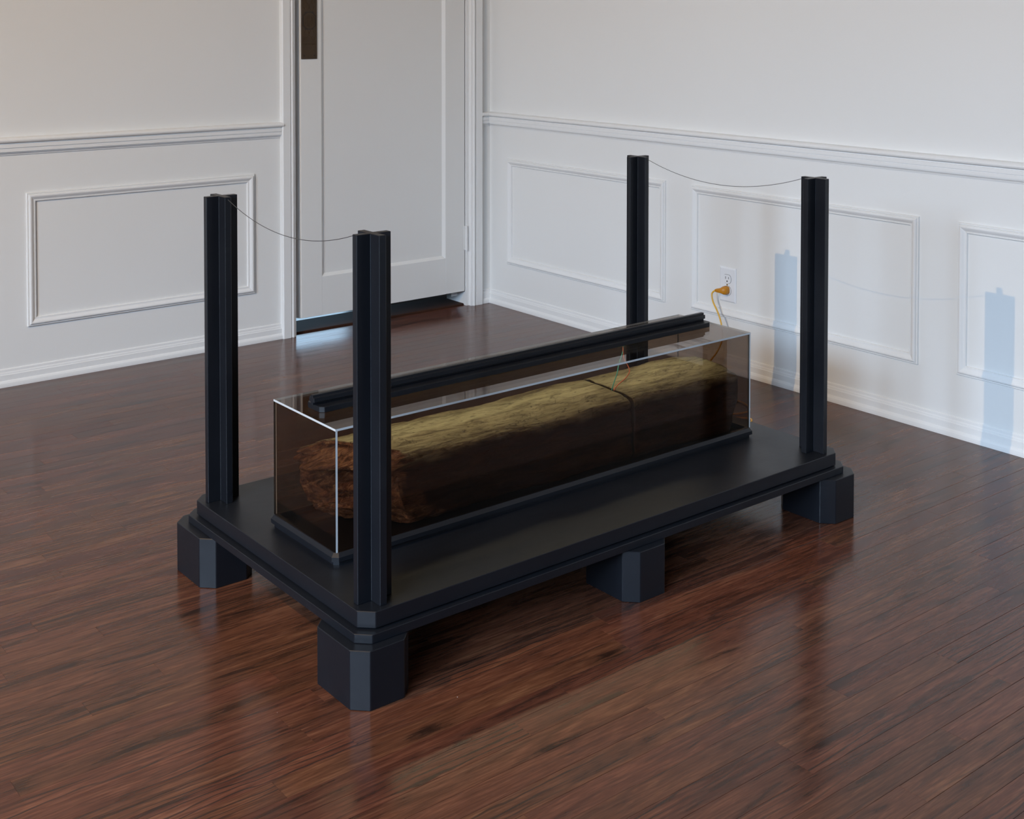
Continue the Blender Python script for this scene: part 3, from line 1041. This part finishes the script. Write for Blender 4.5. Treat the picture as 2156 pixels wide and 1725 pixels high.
def log_section(name, label, x0, x1, kind):
    NT, NR = 200, 34
    NS = int((x1 - x0) / 0.0045)
    verts, zone = [], []

    def sect(th):
        c, s = math.cos(th), math.sin(th)
        e = 2.0 / 8.5
        return math.copysign(abs(c) ** e, c) * LA, math.copysign(abs(s) ** e, s) * LB

    def left_x(y, zz):
        v_ = (zz - 0.164) / 0.160
        u_ = max(0.0, (LY0 + LA - y) / (2 * LA))
        x = -0.562 + 0.125 * u_ ** 1.15
        rag = fbm(Vector((y * 26, zz * 60, 1.3)), 4) + 0.7 * fbm(Vector((y * 20, zz * 170, 6.3)), 3) * smooth(0.45, 0.70, v_)
        shelf = math.exp(-((v_ - 0.775) / 0.060) ** 2)
        notch = math.exp(-((v_ - 0.62) / 0.075) ** 2)
        strata = smooth(0.86, 0.95, v_)
        x += -0.040 * shelf * (0.85 + 0.5 * math.sin(y * 70 + 1.0)) + 0.034 * notch + 0.030 * strata + 0.012 * smooth(0.55, 0.2, v_)
        x += 0.036 * smooth(0.28, 0.0, v_)
        x += 0.011 * rag + 0.006 * fbm(Vector((y * 110, zz * 190, 4.0)), 4)
        return x

    def right_x(y, zz):
        v_ = (zz - 0.164) / 0.160
        x = 0.552 - 0.024 * smooth(0.42, 0.30, v_) - 0.006 * smooth(0.85, 1.0, v_)
        x += -0.05 * smooth(LY0 + 0.01, LY0 + LA, y) ** 1.5
        x += 0.006 * fbm(Vector((y * 30, zz * 50, 9.1)), 4)
        return x

    def cut_x(y, zz, s):
        x = 0.1955 + 0.010 * smooth(0.0, -0.11, y) - 0.012 * math.exp(-((y + 0.035) / 0.04) ** 2)
        w = 0.0040 + 0.0022 * smooth(0.26, 0.32, zz) + 0.0015 * fbm(Vector((y * 30, zz * 30, 3.0)), 2)
        return x + s * w

    def end_l(y, zz):
        return left_x(y, zz) if kind == 'left' else cut_x(y, zz, 1)

    def end_r(y, zz):
        return cut_x(y, zz, -1) if kind == 'left' else right_x(y, zz)

    def place(t_, th, rho=1.0):
        dy, dz = sect(th)
        y, zz = LY0 + dy * rho, LZ0 + dz * rho
        xl, xr = end_l(y, zz), end_r(y, zz)
        x = xl + (xr - xl) * t_
        if rho > 0.999:
            p = Vector((x * 5, y * 9, zz * 9))
            disp = 0.0075 * noise.noise(p) + 0.0045 * noise.noise(Vector((x * 9, y * 40, zz * 40)))
            disp += 0.0016 * fbm(Vector((x * 30, y * 130, zz * 130)), 3)
            if dz > 0.55 * LB:
                disp -= 0.006 * max(0.0, noise.noise(Vector((x * 24, y * 60, 7.7))) - 0.25)
            # the side flares a little towards the right end, top droops to the front
            k = 1 + disp / math.hypot(dy, dz)
            dy, dz = dy * k, dz * k
            flare = 0.012 * smooth(0.30, 0.52, x) * (1 if dy < 0 else 0)
            y, zz = LY0 + dy - flare, LZ0 + dz
            zz -= 0.011 * smooth(0.0, -LA, dy) * smooth(0.2 * LB, LB, dz)
            zz += 0.006 * smooth(-0.1, -0.5, x) * smooth(0.3 * LB, LB, dz)
        return Vector((x, y, max(zz, 0.1640)))

    def zones(pt, th, t_, rho):
        dz = pt.z - LZ0
        nz = fbm(Vector((pt.x * 14, pt.y * 22, pt.z * 22)), 3)
        top = smooth(0.040, 0.066, dz + 0.012 * nz)
        rot = cut = 0.0
        if kind == 'left':
            dl = pt.x - left_x(pt.y, pt.z)
            reach = 0.055 + 0.035 * nz + (0.02 if dz < 0 else -0.02)
            rot = 1 - smooth(reach * 0.6, reach, dl)
            rot *= 1 - smooth(0.060, 0.074, dz + 0.01 * nz)
            if rho < 0.999:
                rot = 1.0 if t_ == 0 else 0.0
                cut = 0.0 if t_ == 0 else 1.0
        else:
            if rho < 0.999:
                cut = 1.0 if t_ == 0 else 0.4
                top = 0.0
        return (top, rot, cut)

    for i in range(NS + 1):
        t_ = i / NS
        if kind == 'left':
            t_ = t_ ** 1.25
        for k in range(NT):
            th = 2 * math.pi * k / NT
            p = place(t_, th)
            verts.append(p)
            zone.append(zones(p, th, t_, 1.0))
    faces = []
    for i in range(NS):
        for k in range(NT):
            k2 = (k + 1) % NT
            faces.append((i * NT + k, i * NT + k2, (i + 1) * NT + k2, (i + 1) * NT + k))
    for endi, t_ in ((0, 0.0), (NS, 1.0)):
        prev = [endi * NT + k for k in range(NT)]
        base = [verts[q].copy() for q in prev]
        cen = Vector((0, LY0, LZ0))
        fn = end_l if t_ == 0 else end_r
        for j in range(1, NR):
            rho = 1 - j / NR
            cur = []
            for k in range(NT):
                y = cen.y + (base[k].y - cen.y) * rho
                zz = cen.z + (base[k].z - cen.z) * rho
                x = fn(y, zz)
                blend = smooth(1.0, 0.86, rho)
                x = x * blend + (base[k].x + (fn(y, zz) - fn(base[k].y, base[k].z))) * (1 - blend)
                p = Vector((x, y, zz))
                cur.append(len(verts))
                verts.append(p)
                zone.append(zones(p, 0, t_, rho))
            for k in range(NT):
                k2 = (k + 1) % NT
                q = (prev[k], prev[k2], cur[k2], cur[k])
                faces.append(q if t_ == 1.0 else q[::-1])
            prev = cur
        ci = len(verts)
        p = Vector((fn(cen.y, cen.z), cen.y, cen.z))
        verts.append(p)
        zone.append(zones(p, 0, t_, 0.0))
        for k in range(NT):
            q = (prev[k], prev[(k + 1) % NT], ci)
            faces.append(q if t_ == 1.0 else q[::-1])
    o = mesh_obj(name, verts, faces, M_LOG, None, smooth=True)
    fix_normals(o)
    at = o.data.color_attributes.new('zone', 'FLOAT_COLOR', 'POINT')
    at.data.foreach_set('color', [q for a in zone for q in (*a, 1.0)])
    mx = (x0 + x1) / 2
    for vtx in o.data.vertices:
        vtx.co.x -= mx
        vtx.co.y -= LY0
        vtx.co.z -= 0.1640
    o.location = W(mx, LY0, 0.1640)
    o.rotation_euler = (0, 0, PD)
    return tag(o, label, 'timber', 'sections of old timber inside the case')


log_section('timber_section', 'long section of weathered old timber with a crumbling reddish rotted end', -0.56, 0.19, 'left')
log_section('timber_section', 'shorter section of weathered old timber at the far end of the case', 0.20, 0.552, 'right')
